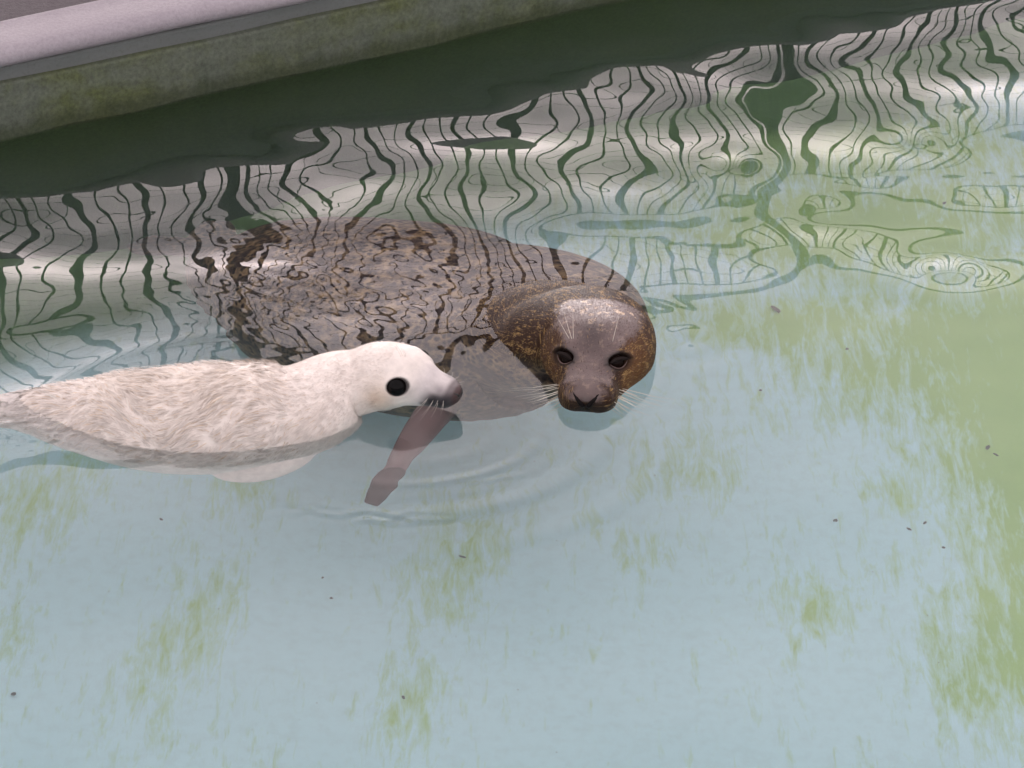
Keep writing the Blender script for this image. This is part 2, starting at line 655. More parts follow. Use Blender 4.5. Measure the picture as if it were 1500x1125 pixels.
# ------------------------------------------------------------------ fence that stands behind the wall (seen mirrored in the water)
def tube_mesh(name, pts, rad, n=6):
    pts = np.asarray(pts, dtype=float)
    rad = np.broadcast_to(np.asarray(rad, dtype=float), (len(pts),))
    T = np.gradient(pts, axis=0)
    T /= np.linalg.norm(T, axis=1, keepdims=True)+1e-12
    ref = np.array([0, 0, 1.0]) if abs(T[0][2]) < 0.9 else np.array([1.0, 0, 0])
    V = []
    for p, t, r_ in zip(pts, T, rad):
        a = np.cross(ref, t)
        a /= np.linalg.norm(a)+1e-12
        b = np.cross(t, a)
        for i in range(n):
            q = 2*math.pi*i/n
            V.append(p+r_*(math.cos(q)*a+math.sin(q)*b))
    F = []
    for i in range(len(pts)-1):
        for j in range(n):
            F.append((i*n+j, i*n+(j+1) % n, (i+1)*n+(j+1) % n, (i+1)*n+j))
    V.append(pts[0])
    V.append(pts[-1])
    k = len(V)
    for j in range(n):
        F.append((k-2, (j+1) % n, j, j))
        F.append((k-1, (len(pts)-1)*n+j, (len(pts)-1)*n+(j+1) % n, (len(pts)-1)*n+(j+1) % n))
    me = bpy.data.meshes.new(name)
    me.from_pydata([tuple(v) for v in V], [], [tuple(dict.fromkeys(f)) for f in F])
    me.polygons.foreach_set('use_smooth', np.ones(len(me.polygons), dtype=bool))
    me.update()
    return me


FENCE_W = -0.42
FENCE_TOP = 0.93
BEAM = 1.03


def build_fence():
    root = empty('mesh_fence', uw(0, FENCE_W, 0.13))
    tag(root, 'dark iron railing with wire mesh behind the wall, mirrored in the water', 'fence')
    iron = mat_iron()
    z0, z1 = 0.128, FENCE_TOP
    L0, L1 = -2.6, 3.0
    r = np.random.default_rng(5)

    def vertical(name, rad, us):
        me = tube_mesh(name, [(0, 0, z0), (0, 0, (z0+z1)/2), (0, 0, z1)], rad, 6)
        me.materials.append(iron)
        for u in us:
            o = bpy.data.objects.new(name, me)
            col.objects.link(o)
            o.location = uw(u+r.normal(0, .0015), FENCE_W)
            o.parent = root
            o.matrix_parent_inverse = Matrix.Translation(-Vector(root.location))
    sp = 0.128
    posts = np.arange(L0, L1, sp)
    vertical('bar', 0.0080, posts)
    wires = [p+sp*q/3 for p in posts for q in (1, 2)]
    vertical('wire', 0.0027, wires)
    me = tube_mesh('cross_wire', [uw(L0, 0)-uw(0, 0), uw(0, 0)-uw(0, 0), uw(L1, 0)-uw(0, 0)], 0.0012, 6)
    me.materials.append(iron)
    for z in np.arange(0.17, z1-.03, 0.052):
        o = bpy.data.objects.new('cross_wire', me)
        col.objects.link(o)
        o.location = uw(0, FENCE_W+.004, z)
        o.parent = root
        o.matrix_parent_inverse = Matrix.Translation(-Vector(root.location))
    me = tube_mesh('post', [(0, 0, z0), (0, 0, .5), (0, 0, BEAM+.02)], 0.022, 10)
    me.materials.append(iron)
    for u in np.arange(L0+.02, L1, 1.38):
        o = bpy.data.objects.new('post', me)
        col.objects.link(o)
        o.location = uw(u, FENCE_W-.034)
        o.parent = root
        o.matrix_parent_inverse = Matrix.Translation(-Vector(root.location))
    for z, rad in ((BEAM, 0.015), (z1, 0.006), (0.19, 0.008)):
        me = tube_mesh('rail', [uw(L0, FENCE_W, z), uw(0, FENCE_W, z), uw(L1, FENCE_W, z)], rad, 10)
        link('rail', me, iron, root)


# ------------------------------------------------------------------ seals
def catmull(keys, t):
    keys = np.asarray(keys, dtype=float)
    n = len(keys)
    i = np.clip(np.floor(t).astype(int), 0, n-2)
    f = (t-i)[:, None]
    p0 = keys[np.clip(i-1, 0, n-1)]
    p1 = keys[i]
    p2 = keys[i+1]
    p3 = keys[np.clip(i+2, 0, n-1)]
    return 0.5*((2*p1)+(-p0+p2)*f+(2*p0-5*p1+4*p2-p3)*f**2+(-p0+3*p1-3*p2+p3)*f**3)


class Spine:
    """keys: rows of x,y,z, halfwidth, up, down, roll(deg); nose first"""
    def __init__(s, keys, per=14):
        keys = np.asarray(keys, float)
        t = np.linspace(0, len(keys)-1, (len(keys)-1)*per+1)
        d = catmull(keys, t)
        s.c = d[:, :3]
        s.w, s.u, s.d = [np.maximum(d[:, i], 0.002) for i in (3, 4, 5)]
        T = np.gradient(s.c, axis=0)
        T /= np.linalg.norm(T, axis=1, keepdims=True)
        Z = np.array([0, 0, 1.0])
        U = Z-T*(T @ Z)[:, None]
        U /= np.linalg.norm(U, axis=1, keepdims=True)
        R = np.cross(T, U)                     # animal's own side axis
        ro = np.radians(d[:, 6])[:, None]
        s.T, s.U, s.R = T, U*np.cos(ro)+R*np.sin(ro), R*np.cos(ro)-U*np.sin(ro)
        s.s = np.concatenate([[0], np.cumsum(np.linalg.norm(np.diff(s.c, axis=0), axis=1))])

    def loft(s, n=56, e=2.15):
        th = np.linspace(0, 2*np.pi, n, endpoint=False)
        cx = np.sign(np.cos(th))*np.abs(np.cos(th))**(2/e)
        sy = np.sign(np.sin(th))*np.abs(np.sin(th))**(2/e)
        V = []
        for i in range(len(s.c)):
            h = np.where(sy > 0, s.u[i], s.d[i])*sy
            V.append(s.c[i]+s.R[i]*(cx*s.w[i])[:, None]+s.U[i]*h[:, None])
        V = np.concatenate(V)
        m = len(s.c)
        F = []
        for i in range(m-1):
            for j in range(n):
                F.append([i*n+j, i*n+(j+1) % n, (i+1)*n+(j+1) % n, (i+1)*n+j])
        k = len(V)
        V = np.concatenate([V, s.c[:1], s.c[-1:]])
        for j in range(n):
            F.append([k, (j+1) % n, j])
            F.append([k+1, (m-1)*n+j, (m-1)*n+(j+1) % n])
        return V, F

    def project(s, X):
        """arc length, angle (0 = side axis, 90 = up) and index of the nearest station"""
        out = np.zeros(len(X), int)
        for a in range(0, len(X), 20000):
            q = X[a:a+20000]
            d2 = ((q[:, None, :]-s.c[None])**2).sum(-1)
            out[a:a+20000] = d2.argmin(1)
        rel = X-s.c[out]
        al = (rel*s.T[out]).sum(1)
        x = (rel*s.R[out]).sum(1)
        y = (rel*s.U[out]).sum(1)
        return s.s[out]+al, np.arctan2(y, x), out, x, y


def fuse(name, pieces, voxel, smooth_it=6):
    """join closed shells into one continuous skin"""
    V, F = [], []
    k = 0
    for (v, f) in pieces:
        V.append(np.asarray(v))
        F += [[q+k for q in ff] for ff in f]
        k += len(v)
    V = np.concatenate(V)
    me = bpy.data.meshes.new(name+'_raw')
    me.from_pydata(V.tolist(), [], F)
    me.update()
    o = bpy.data.objects.new(name+'_raw', me)
    col.objects.link(o)
    md = o.modifiers.new('r', 'REMESH')
    md.mode = 'VOXEL'
    md.voxel_size = voxel
    md2 = o.modifiers.new('s', 'SMOOTH')
    md2.factor = 0.5
    md2.iterations = smooth_it
    dg = bpy.context.evaluated_depsgraph_get()
    dg.update()
    ev = o.evaluated_get(dg)
    res = bpy.data.meshes.new_from_object(ev)
    bpy.data.objects.remove(o, do_unlink=True)
    bpy.data.meshes.remove(me)
    res.name = name
    res.polygons.foreach_set('use_smooth', np.ones(len(res.polygons), dtype=bool))
    return res


def get_vn(me):
    n = len(me.vertices)
    v = np.empty(n*3, np.float32)
    me.vertices.foreach_get('co', v)
    nn = np.empty(n*3, np.float32)
    me.vertex_normals.foreach_get('vector', nn)
    return v.reshape(-1, 3).astype(float), nn.reshape(-1, 3).astype(float)


def set_v(me, v):
    me.vertices.foreach_set('co', v.astype(np.float32).ravel())
    me.update()


def seg_dist(X, a, b):
    a, b = np.asarray(a), np.asarray(b)
    ab = b-a
    t = np.clip(((X-a) @ ab)/(ab @ ab), 0, 1)
    return np.linalg.norm(X-(a+t[:, None]*ab), axis=1), t


def sphere_mesh(name, R, seg=28, rings=18, squash=(1, 1, 1)):
    V = [(0, 0, R*squash[2])]
    F = []
    for i in range(1, rings):
        p = math.pi*i/rings
        for j in range(seg):
            q = 2*math.pi*j/seg
            V.append((R*math.sin(p)*math.cos(q)*squash[0], R*math.sin(p)*math.sin(q)*squash[1], R*math.cos(p)*squash[2]))
    V.append((0, 0, -R*squash[2]))
    for j in range(seg):
        F.append((0, 1+j, 1+(j+1) % seg))
    for i in range(rings-2):
        for j in range(seg):
            a = 1+i*seg+j
            b = 1+i*seg+(j+1) % seg
            F.append((a, a+seg, b+seg, b))
    k = len(V)-1
    for j in range(seg):
        F.append((k, 1+(rings-2)*seg+(j+1) % seg, 1+(rings-2)*seg+j))
    me = bpy.data.meshes.new(name)
    me.from_pydata(V, [], F)
    me.polygons.foreach_set('use_smooth', np.ones(len(F), dtype=bool))
    me.update()
    return me


def mat_simple(name, c, rough, spec=0.5, coat=0.0):
    m = Mat(name, rough, spec)
    m.color(c)
    m.b.inputs['Coat Weight'].default_value = coat
    return m.m


def head_frame(sp, i=20):
    """nose point, forward, side, up of the head taken a little behind the nose"""
    return sp.c[0], -sp.T[i], sp.R[i], sp.U[i]


def smooth_region(me, weights, it):
    o = bpy.data.objects.new('tmp', me)
    col.objects.link(o)
    g = o.vertex_groups.new(name='g')
    for lv in range(1, 6):
        j = np.where(np.clip(np.round(weights*5), 0, 5) == lv)[0]
        if len(j):
            g.add(j.tolist(), lv/5, 'REPLACE')
    md = o.modifiers.new('s', 'SMOOTH')
    md.factor = 0.5
    md.iterations = it
    md.vertex_group = 'g'
    dg = bpy.context.evaluated_depsgraph_get()
    dg.update()
    ev = o.evaluated_get(dg).to_mesh()
    v = np.empty(len(ev.vertices)*3, np.float32)
    ev.vertices.foreach_get('co', v)
    bpy.data.objects.remove(o, do_unlink=True)
    set_v(me, v.reshape(-1, 3))


class Skin:
    """vertex access in head coordinates: s back from nose, x to the animal's R side, h up"""
    def __init__(k, me, sp, i=20):
        k.me, k.sp = me, sp
        k.N, k.f, k.R, k.U = head_frame(sp, i)
        k.refresh()

    def refresh(k):
        k.v, k.n = get_vn(k.me)
        r = k.v-k.N
        k.s, k.x, k.h = -(r @ k.f), r @ k.R, r @ k.U

    def world(k, s, x, h):
        return k.N-k.f*s+k.R*x+k.U*h

    def surf(k, s, x, top=True, hmin=-9, hmax=9):
        """outermost surface point at station s and height/side selection"""
        d = (k.s-s)**2+(k.x-x)**2
        m = (d < 0.005**2) & (k.n @ k.U > -0.1) & (k.h > hmin) & (k.h < hmax)
        j = np.where(m)[0]
        if len(j) == 0:
            j = np.array([((k.s-s)**2+(k.x-x)**2+1e3*(np.abs(k.s) > .4)).argmin()])
        j = j[k.h[j].argmax()]
        return k.v[j].copy(), k.n[j].copy()

    def surf_side(k, s, h, sign):
        d = (k.s-s)**2+(k.h-h)**2
        m = (d < 0.005**2) & (k.x*sign > 0)
        j = np.where(m)[0]
        if len(j) == 0:
            j = np.where(k.x*sign > 0)[0]
            j = j[[((k.s[j]-s)**2+(k.h[j]-h)**2).argmin()]]
        j = j[(k.x[j]*sign).argmax()]
        nb = np.linalg.norm(k.v-k.v[j], axis=1) < 0.012
        n = k.n[nb].mean(0)
        return k.v[j].copy(), n/np.linalg.norm(n)

    def push(k, amount):
        k.v += k.n*amount[:, None]

    def commit(k):
        set_v(k.me, k.v)
        k.refresh()

    def g(k, c, r):
        return np.exp(-(((k.v-c)**2).sum(1))/r**2)


def flipper(pts, w, th, flat_dir):
    """flat paddle along pts; w half widths, th half thickness; flat_dir = thin axis"""
    keys = np.array([[*p, a, b] for p, a, b in zip(pts, w, th)], float)
    t = np.linspace(0, len(pts)-1, (len(pts)-1)*10+1)
    d = catmull(keys, t)
    C = d[:, :3]
    T = np.gradient(C, axis=0)
    T /= np.linalg.norm(T, axis=1, keepdims=True)
    fd = np.asarray(flat_dir, float)
    N = fd-T*(T @ fd)[:, None]
    N /= np.linalg.norm(N, axis=1, keepdims=True)
    S = np.cross(T, N)
    n = 24
    V, F = [], []
    th_ = np.linspace(0, 2*np.pi, n, endpoint=False)
    for i in range(len(C)):
        V.append(C[i]+S[i]*(np.cos(th_)*d[i, 3])[:, None]+N[i]*(np.sin(th_)*d[i, 4])[:, None])
    V = np.concatenate(V)
    m = len(C)
    for i in range(m-1):
        for j in range(n):
            F.append([i*n+j, i*n+(j+1) % n, (i+1)*n+(j+1) % n, (i+1)*n+j])
    k = len(V)
    V = np.concatenate([V, C[:1], C[-1:]])
    for j in range(n):
        F.append([k, (j+1) % n, j])
        F.append([k+1, (m-1)*n+j, (m-1)*n+(j+1) % n])
    return V, F


def basis_place(o, pos, z_axis, x_hint):
    z = Vector(z_axis).normalized()
    x = Vector(x_hint)
    x = (x-z*x.dot(z)).normalized()
    y = z.cross(x)
    m = Matrix((x, y, z)).transposed().to_4x4()
    m.translation = Vector(pos)
    return m


def add_child_world(name, me, mat, parent, M):
    """bake the placement into the mesh so that the child sits in the parent's frame"""
    me.transform(M)
    return link(name, me, mat, parent)


def whisker(parent, base, d0, d1, length, mat, rad=0.0005, me_name='whisker'):
    t = np.linspace(0, 1, 8)[:, None]
    d0 = np.asarray(d0)/np.linalg.norm(d0)
    d1 = np.asarray(d1)/np.linalg.norm(d1)
    pts = base+length*(t*d0*(1-t*0.5)+t*t*0.5*d1)
    rr = rad*(1-0.75*t[:, 0])
    return link(me_name, tube_mesh(me_name, pts, rr, 5), mat, parent)


def strand_mat(name):
    m = Mat(name, 0.5, 0.2)
    m.color(m.at('coat').outputs['Vector'])
    return m.m


def strand_mesh(base, nrm, flow, ln, wdt, colors, r):
    n = len(base)
    tip = base+flow*ln[:, None]+nrm*(ln*r.uniform(.04, .16, n))[:, None]
    mid = base+(tip-base)*.5+nrm*(ln*.07)[:, None]
    sd_ = np.cross(flow, nrm)
    b0 = base-nrm*.0006
    V = np.stack([b0-sd_*wdt, b0+sd_*wdt, mid-sd_*wdt*.9, mid+sd_*wdt*.9, tip], 1).reshape(-1, 3)
    i = np.arange(n)[:, None]*5
    F = np.concatenate([i+np.array([[0, 1, 3]]), i+np.array([[0, 3, 2]]), i+np.array([[2, 3, 4]])])
    me = fast_mesh('fur', V, F)
    attr(me, 'coat', np.repeat(np.clip(colors, 0, .9), 5, 0))
    return me


def mat_adult():
    m = Mat('spotted_seal_coat', 0.42, 0.5)
    o = m.obj()
    fuv = m.at('fur').outputs['Vector']
    head = m.at('head').outputs['Fac']
    crown = m.at('crown').outputs['Fac']
    dark = m.at('dark').outputs['Fac']
    crown = m.ramp(m.math('ADD', crown, m.math('MULTIPLY', m.math('SUBTRACT', m.noise(o, 55, 5, 0.7), 0.5), 1.5)), [(0.25, 0.0), (0.75, 1.0)])
    rust = m.at('rust').outputs['Fac']
    wob = m.n('ShaderNodeTexNoise')
    wob.inputs['Scale'].default_value = 45
    m.l(o, wob.inputs['Vector'])
    ov = m.n('ShaderNodeVectorMath')
    ov.operation = 'MULTIPLY_ADD'
    m.l(wob.outputs['Color'], ov.inputs[0])
    ov.inputs[1].default_value = (0.014, 0.014, 0.014)
    m.l(o, ov.inputs[2])
    vv = ov.outputs[0]
    # body: dark blotches parted by a tan net
    cells = m.voro(vv, 82)
    blot = m.ramp(cells, [(0.30, 1.0), (0.56, 0.0)])
    pres = m.ramp(m.noise(o, 26, 3), [(0.30, 0.0), (0.46, 1.0)])
    blot = m.math('MULTIPLY', blot, pres)
    tan = m.mix(m.ramp(m.noise(o, 34, 5, 0.65), [(0.42, 0.0), (0.64, 0.9)]), (0.058, 0.040, 0.037), (0.32, 0.22, 0.12))
    body = m.mix(blot, tan, (0.032, 0.022, 0.025))
    grey = m.ramp(m.noise(o, 4.0, 3), [(0.45, 0.0), (0.7, 0.7)])
    body = m.mix(grey, body, (0.042, 0.030, 0.031))
    body = m.mix(m.at('flip').outputs['Fac'], body, (0.26, 0.175, 0.175))
    # head: dark brown with short golden ticks
    tick = m.noise(m.mapping(fuv, (70, 190, 1)), 1.0, 4, 0.62)
    tk = m.ramp(tick, [(0.545, 0.0), (0.63, 1.0)])
    hb = m.mix(m.noise(o, 30, 4), (0.018, 0.009, 0.006), (0.055, 0.026, 0.015))
    hb = m.mix(m.math('MULTIPLY', rust, 0.85), hb, (0.15, 0.070, 0.030))
    hc = m.mix(m.math('MULTIPLY', tk, 0.75), hb, (0.42, 0.26, 0.10))
    # crown and muzzle: smooth grey brown with painted sky sheen, a few pale scratches
    cr = m.mix(m.noise(o, 38, 4), (0.085, 0.058, 0.054), (0.19, 0.135, 0.125))
    fl = m.ramp(m.noise(m.mapping(o, (1, 1, 1)), 78, 3, 0.6), [(0.57, 0.0), (0.63, 1.0)])
    cr = m.mix(m.math('MULTIPLY', fl, m.at('fleck').outputs['Fac']), cr, (0.55, 0.40, 0.28))
    cr = m.mix(m.math('MULTIPLY', m.at('blaze').outputs['Fac'], 0.8), cr, (0.052, 0.036, 0.036))
    hc = m.mix(crown, hc, cr)
    c = m.mix(head, body, hc)
    c = m.mix(dark, c, (0.010, 0.007, 0.006))
    m.color(c)
    fb = m.noise(m.mapping(fuv, (260, 900, 1)), 1.0, 3, 0.6)
    m.bump(m.math('ADD', fb, m.math('MULTIPLY', tick, 0.8)), 0.45, 0.0022)
    m.l(m.math('ADD', 0.16, m.math('MULTIPLY', crown, 0.20)), m.b.inputs['Specular IOR Level'])
    rr = m.math('SUBTRACT', 0.50, m.math('MULTIPLY', crown, 0.18))
    m.l(rr, m.b.inputs['Roughness'])
    return m.m


def build_adult():
    N = P(858, 590, 0.018)
    yaw = math.radians(8)
    B = np.array([math.sin(yaw), math.cos(yaw), 0.0])      # backwards from the nose

    def hp(s, dz=0.0, dx=0.0):
        return N+B*s+np.array([dx, 0, dz])
    keys = [
        # x y z          w     up    down  roll
        [*hp(0.000, -.002), .018, .013, .020, 0],
        [*hp(0.006, -.001), .033, .021, .030, 0],
        [*hp(0.022, 0), .044, .028, .040, 0],
        [*hp(0.046, .001), .050, .032, .048, 0],
        [*hp(0.075, .003), .061, .040, .060, 0],
        [*hp(0.105, .005), .076, .053, .070, 0],
        [*hp(0.140, .005), .088, .063, .085, 0],
        [*hp(0.180, .000, -.002), .096, .068, .100, 0],
        [*hp(0.220, -.006, -.022), .106, .068, .110, 0],
        [*hp(0.262, -.030, -.056), .120, .078, .125, 0],
        [*hp(0.300, -.080, -.085), .158, .105, .150, 0],
        [0.030, 0.338, -.160, .205, .155, .205, 0],
        [-.070, 0.368, -.206, .240, .190, .240, 0],
        [-.190, 0.430, -.226, .252, .206, .245, 0],
        [-.320, 0.515, -.255, .222, .185, .225, 0],
        [-.420, 0.610, -.310, .160, .150, .165, 0],
        [-.490, 0.690, -.380, .112, .105, .110, 0],
        [-.540, 0.770, -.445, .066, .060, .060, 0],
        [-.570, 0.830, -.490, .034, .030, .030, 0],
    ]
    sp = Spine(keys, 12)
    pieces = [sp.loft()]
    # fore flipper that reaches towards the pup, seen through the water
    a = P(668, 604, -.16)
    pts = [a+np.array([.03, .06, .02]), P(650, 628, -.175), P(614, 680, -.185), P(586, 724, -.20), P(564, 756, -.21), P(546, 786, -.222)]
    pts = [np.array([p[0], p[1], p[2]*1.32]) for p in pts]
    pieces.append(flipper(pts, [.034, .034, .030, .021, .021, .013], [.026, .024, .020, .015, .012, .007], (0.2, -.5, .85)))
    # other fore flipper, folded under the chest
    q = np.array([.12, .44, -.28])
    pieces.append(flipper([q+[-.02, -.03, .03], q+[.0, .05, -.03], q+[-.01, .10, -.07], q+[-.02, .14, -.10]], [.045, .045, .038, .014], [.03, .02, .014, .006], (0.8, 0.1, .5)))
    # hind flippers
    e = np.array([-.562, .815, -.48])
    for sgn in (-1, 1):
        pieces.append(flipper([e, e+[-.03+.02*sgn, .06+.01*sgn, -.02], e+[-.06+.05*sgn, .12+.02*sgn, -.035], e+[-.08+.07*sgn, .17+.03*sgn, -.045]], [.025, .04, .055, .03], [.022, .015, .010, .005], (0, 0, 1)))
    me = fuse('body', pieces, 0.0028, 5)
    v_, _ = get_vn(me)
    s0 = sp.project(v_)[0]
    smooth_region(me, np.exp(-((s0-.34)/.10)**2), 160)
    k = Skin(me, sp, 24)

    # --- sculpt the head
    for sg in (-1, 1):
        pad = k.world(.020, sg*.025, -.004)
        k.push(.0075*k.g(pad, .023))                                   # whisker pads
        k.push(-.004*k.g(k.world(.050, sg*.046, .012), .018))         # hollow before the eye
        k.push(.0045*k.g(k.world(.096, sg*.042, .050), .017))          # brow
        k.push(.004*k.g(k.world(.125, sg*.082, .000), .030))         # cheek
    k.push(-.004*k.g(k.world(.012, 0, -.022), .012))                   # cleft under nose
    k.push(.003*k.g(k.world(.006, 0, .014), .012))                     # nose leather
    k.push(-.003*k.g(k.world(.085, 0, .045), .024))                   # stop between the eyes
    k.commit()
    # mouth line
    for sg in (-1, 1):
        a_ = k.world(.000, 0, -.022)
        b_ = k.world(.050, sg*.050, -.030)
        d, t = seg_dist(k.v, a_, b_)
        k.push(-.003*np.exp(-(d/.005)**2))
    k.commit()
    # eyes
    dark = np.zeros(len(k.v))
    eye_s, eye_h = .076, .030
    eyes = []
    for sg in (-1, 1):
        # the surface point seen at this side of the face
        p, n = k.surf(eye_s, sg*.049)
        n = n*0.6+k.f*0.45+k.R*sg*0.35+k.U*0.2
        n /= np.linalg.norm(n)
        ax = np.cross(k.U, n)
        ax /= np.linalg.norm(ax)
        ax = ax*math.cos(.12*sg)+k.U*math.sin(.12*sg)*-1
        ax = ax-n*(ax @ n)
        ax /= np.linalg.norm(ax)
        ay = np.cross(n, ax)
        eyes.append((p, n, ax, ay, sg))
    for (p, n, ax, ay, sg) in eyes:
        r = k.v-p
        ex, ey, en = r @ ax, r @ ay, r @ n
        near = np.abs(en) < .03
        q = np.hypot(ex/.0195, ey/.0118)
        rim = np.exp(-((q-1.25)/.30)**2)*near
        hole = smooth01((1.15-q)/.5)*near
        k.v += n[None]*(rim*.0020*(1+0.8*np.sign(ey)) - hole*.0095)[:, None]
        dark = np.maximum(dark, near*np.exp(-(np.maximum(q-1.0, 0)/.45)**2)*np.where(ey > 0, .95, .7))
    k.commit()
    # attributes
    s_, th, st, xx, yy = sp.project(k.v)
    rad = np.hypot(xx, yy)
    attr(me, 'fur', np.stack([s_, th*np.maximum(rad, .02), rad], -1))
    head = smooth01((.40-s_)/.07)*smooth01((k.v[:, 2]+.05)/.04)
    attr(me, 'head', head)
    # wet crown and nose bridge, coloured paler for the sheen of the sky
    ang = np.abs(k.x)/(.034+.38*np.clip(k.s-.075, 0, .075))
    crown = smooth01((1.35-ang)/.5)*smooth01((k.h+.008)/.02)*smooth01((.235-k.s)/.03)
    muz = np.exp(-((k.x/.031)**2))*smooth01((k.h-.000)/.012)*(k.s < .11)
    crown = np.maximum(crown*smooth01((k.s-.01)/.02), muz)
    attr(me, 'crown', crown*(s_ < .30))
    fleck = np.exp(-((k.s-.195)/.035)**2)*1.0+np.exp(-((k.s-.135)/.025)**2-(k.x/.025)**2)*.8+.15
    attr(me, 'fleck', np.clip(fleck, 0, 1))
    attr(me, 'blaze', np.exp(-((k.x+.004)/.021)**2)*np.exp(-((k.s-.115)/.036)**2))
    rust = smooth01((np.abs(k.x)-.040)/.02)*(k.s < .26)*np.where(k.x*eye_side(k) > 0, 1.0, .35)*smooth01((k.h+.05)/.03)
    attr(me, 'rust', rust*np.exp(-((k.s-.085)/.065)**2))
    fd = np.full(len(k.v), 9.0)
    ft = np.zeros(len(k.v))
    for i_ in range(1, len(pts)-1):
        d_, t_ = seg_dist(k.v, pts[i_], pts[i_+1])
        m_ = d_ < fd
        fd[m_], ft[m_] = d_[m_], i_+t_[m_]
    attr(me, 'flip', smooth01((.060-fd)/.015)*smooth01((ft-1.0)/.6))
    dark = np.maximum(dark, .72*(fd < .05)*smooth01((ft-3.3)/1.1))
    # dark lower muzzle, lips
    low = np.maximum(smooth01((.010-k.h)/.014)*smooth01((.060-k.s)/.02)*(.6+.4*smooth01((.022-np.abs(k.x))/.02)), smooth01((.006-k.h)/.012)*np.exp(-(k.x/.012)**2)*smooth01((.040-k.s)/.02))
    dark = np.maximum(dark, low*.85*(s_ < .2))
    attr(me, 'dark', np.clip(dark, 0, 1))

    root = empty('adult_seal', (float(k.v[:, 0].mean()), float(k.v[:, 1].mean()), float(k.v[:, 2].min())))
    tag(root, 'large brown spotted seal with its whiskered head raised from the water', 'seal')
    body = link('body', me, mat_adult(), root)
    body['label'] = 'spotted grey-brown body mostly under the surface'
    # short wet hair on the head and neck above the water
    r2 = np.random.default_rng(9)
    cand = np.where((k.v[:, 2] > -.012) & (s_ < .42) & (s_ > .018) & (dark < .3))[0]
    pick = cand[r2.integers(0, len(cand), 34000)]
    cw = crown[pick]
    pick = pick[r2.random(len(pick)) > .72*cw]
    base, nrm, T = k.v[pick], k.n[pick], sp.T[st[pick]]
    cw, ru, sv = crown[pick]+r2.normal(0, .3, len(pick)), rust[pick]*np.exp(-((k.s[pick]-.085)/.065)**2), s_[pick]
    flow = T+r2.normal(0, .22, T.shape)+np.array([0, 0, -.35])
    flow -= nrm*(flow*nrm).sum(1)[:, None]
    flow /= np.linalg.norm(flow, axis=1, keepdims=True)+1e-9
    ln = r2.uniform(.0035, .0075, len(pick))*np.where(cw > .5, .7, 1)*smooth01((sv+.03)/.1)
    spot = np.sin(base[:, 0]*210+2*np.sin(base[:, 1]*160))*np.sin(base[:, 1]*190+2*np.sin(base[:, 2]*170+base[:, 0]*90))
    gold = (spot+r2.normal(0, .35, len(pick)) > .62)[:, None]
    c0 = np.array([.030, .015, .010])[None]*r2.uniform(.5, 1.8, (len(pick), 1))
    c0 = c0*(1-ru[:, None])+np.array([.14, .065, .026])[None]*ru[:, None]*r2.uniform(.6, 1.3, (len(pick), 1))
    c0 = np.where(gold, np.array([[.40, .25, .10]])*r2.uniform(.6, 1.1, (len(pick), 1)), c0)
    cg = np.array([.15, .105, .10])[None]*r2.uniform(.6, 1.5, (len(pick), 1))  # crown hairs greyed to carry the painted sheen
    c0 = np.where((cw > .5)[:, None], cg, c0)
    fo = link('fur', strand_mesh(base, nrm, flow, ln, .00034, c0, r2), strand_mat('short_brown_fur'), root)
    fo['kind'] = 'stuff'
    eye_m = mat_simple('dark_wet_eye', (0.008, 0.004, 0.003), 0.12, 0.07)
    lidm = mat_simple('pale_eye_rim', (0.15, 0.095, 0.085), 0.4)
    lidd = mat_simple('dark_eye_lid', (0.014, 0.009, 0.008), 0.7, 0.12)
    for (p, n, ax, ay, sg) in eyes:
        M = basis_place(None, p-n*.0152, n, ax)
        add_child_world('eye', sphere_mesh('eye', .0150), eye_m, root, M)
        # lids: upper heavy and dark, lower thin and pale
        t = np.linspace(-1, 1, 15)
        lo = [p+ax*(.0172*q)+ay*(-.0108*(1-q*q))+n*(-.0035+.0012*(1-q*q)) for q in t]
        hi = [p+ax*(.0178*q)+ay*(.0042*(1-q*q))+n*(-.0030+.0036*(1-q*q)) for q in t]
        env = np.sqrt(np.maximum(1-t**2, .02))
        link('eyelid', tube_mesh('eyelid', lo, .0010*env, 8), lidm, root)
        link('eyelid', tube_mesh('eyelid', hi, .0036*env, 8), lidd, root)
    # nostrils: two dark slits that meet in a V
    nm = mat_simple('wet_dark_nostril', (0.006, 0.004, 0.004), 0.6, 0.15)
    for sg in (-1, 1):
        pts = []
        for q in np.linspace(0, 1, 9):
            xx_ = sg*(.003+.017*q**.9)
            hh = -.004+.028*q-.006*q*q
            d = np.hypot(k.x-xx_, k.h-hh)+(k.s > .03)*9
            j = np.argsort(d)[:4]
            pts.append(k.v[j].mean(0)-k.f*.0004)
        link('nostril', tube_mesh('nostril', pts, [.0036, .0042, .0042, .0039, .0034, .0028, .0021, .0014, .0008], 8), nm, root)
    # whiskers
    wm = mat_simple('pale_whisker', (0.78, 0.70, 0.58), 0.35)
    r = np.random.default_rng(3)
    for sg in (-1, 1):
        for row in range(3):
            for c_ in range(5 if row else 4):
                ss, hh = .010+.011*c_, -.004-.008*row+.002*c_
                p, n = k.surf_side(ss, hh, sg)
                out = k.R*sg*(0.9+.1*c_)+k.f*(.55-.14*c_)+k.U*(-.18-.16*row+r.normal(0, .07))
                whisker(root, p-out*.001, out, out+k.U*(-.35)-k.f*.25, (.028+.013*c_)*r.uniform(.8, 1.2), wm, .00055)
        # brow bristles
        for q in range(3 if sg == brow_side(k) else 1):
            p, n = k.surf(.102, sg*(.034+.004*q))
            d = -k.f*.75+k.U*.75+k.R*sg*(.15+.3*q)
            whisker(root, p, d, d-k.f*.6-k.U*.3, .052*r.uniform(.8, 1.1), wm, .0004, 'brow_whisker')
    return root


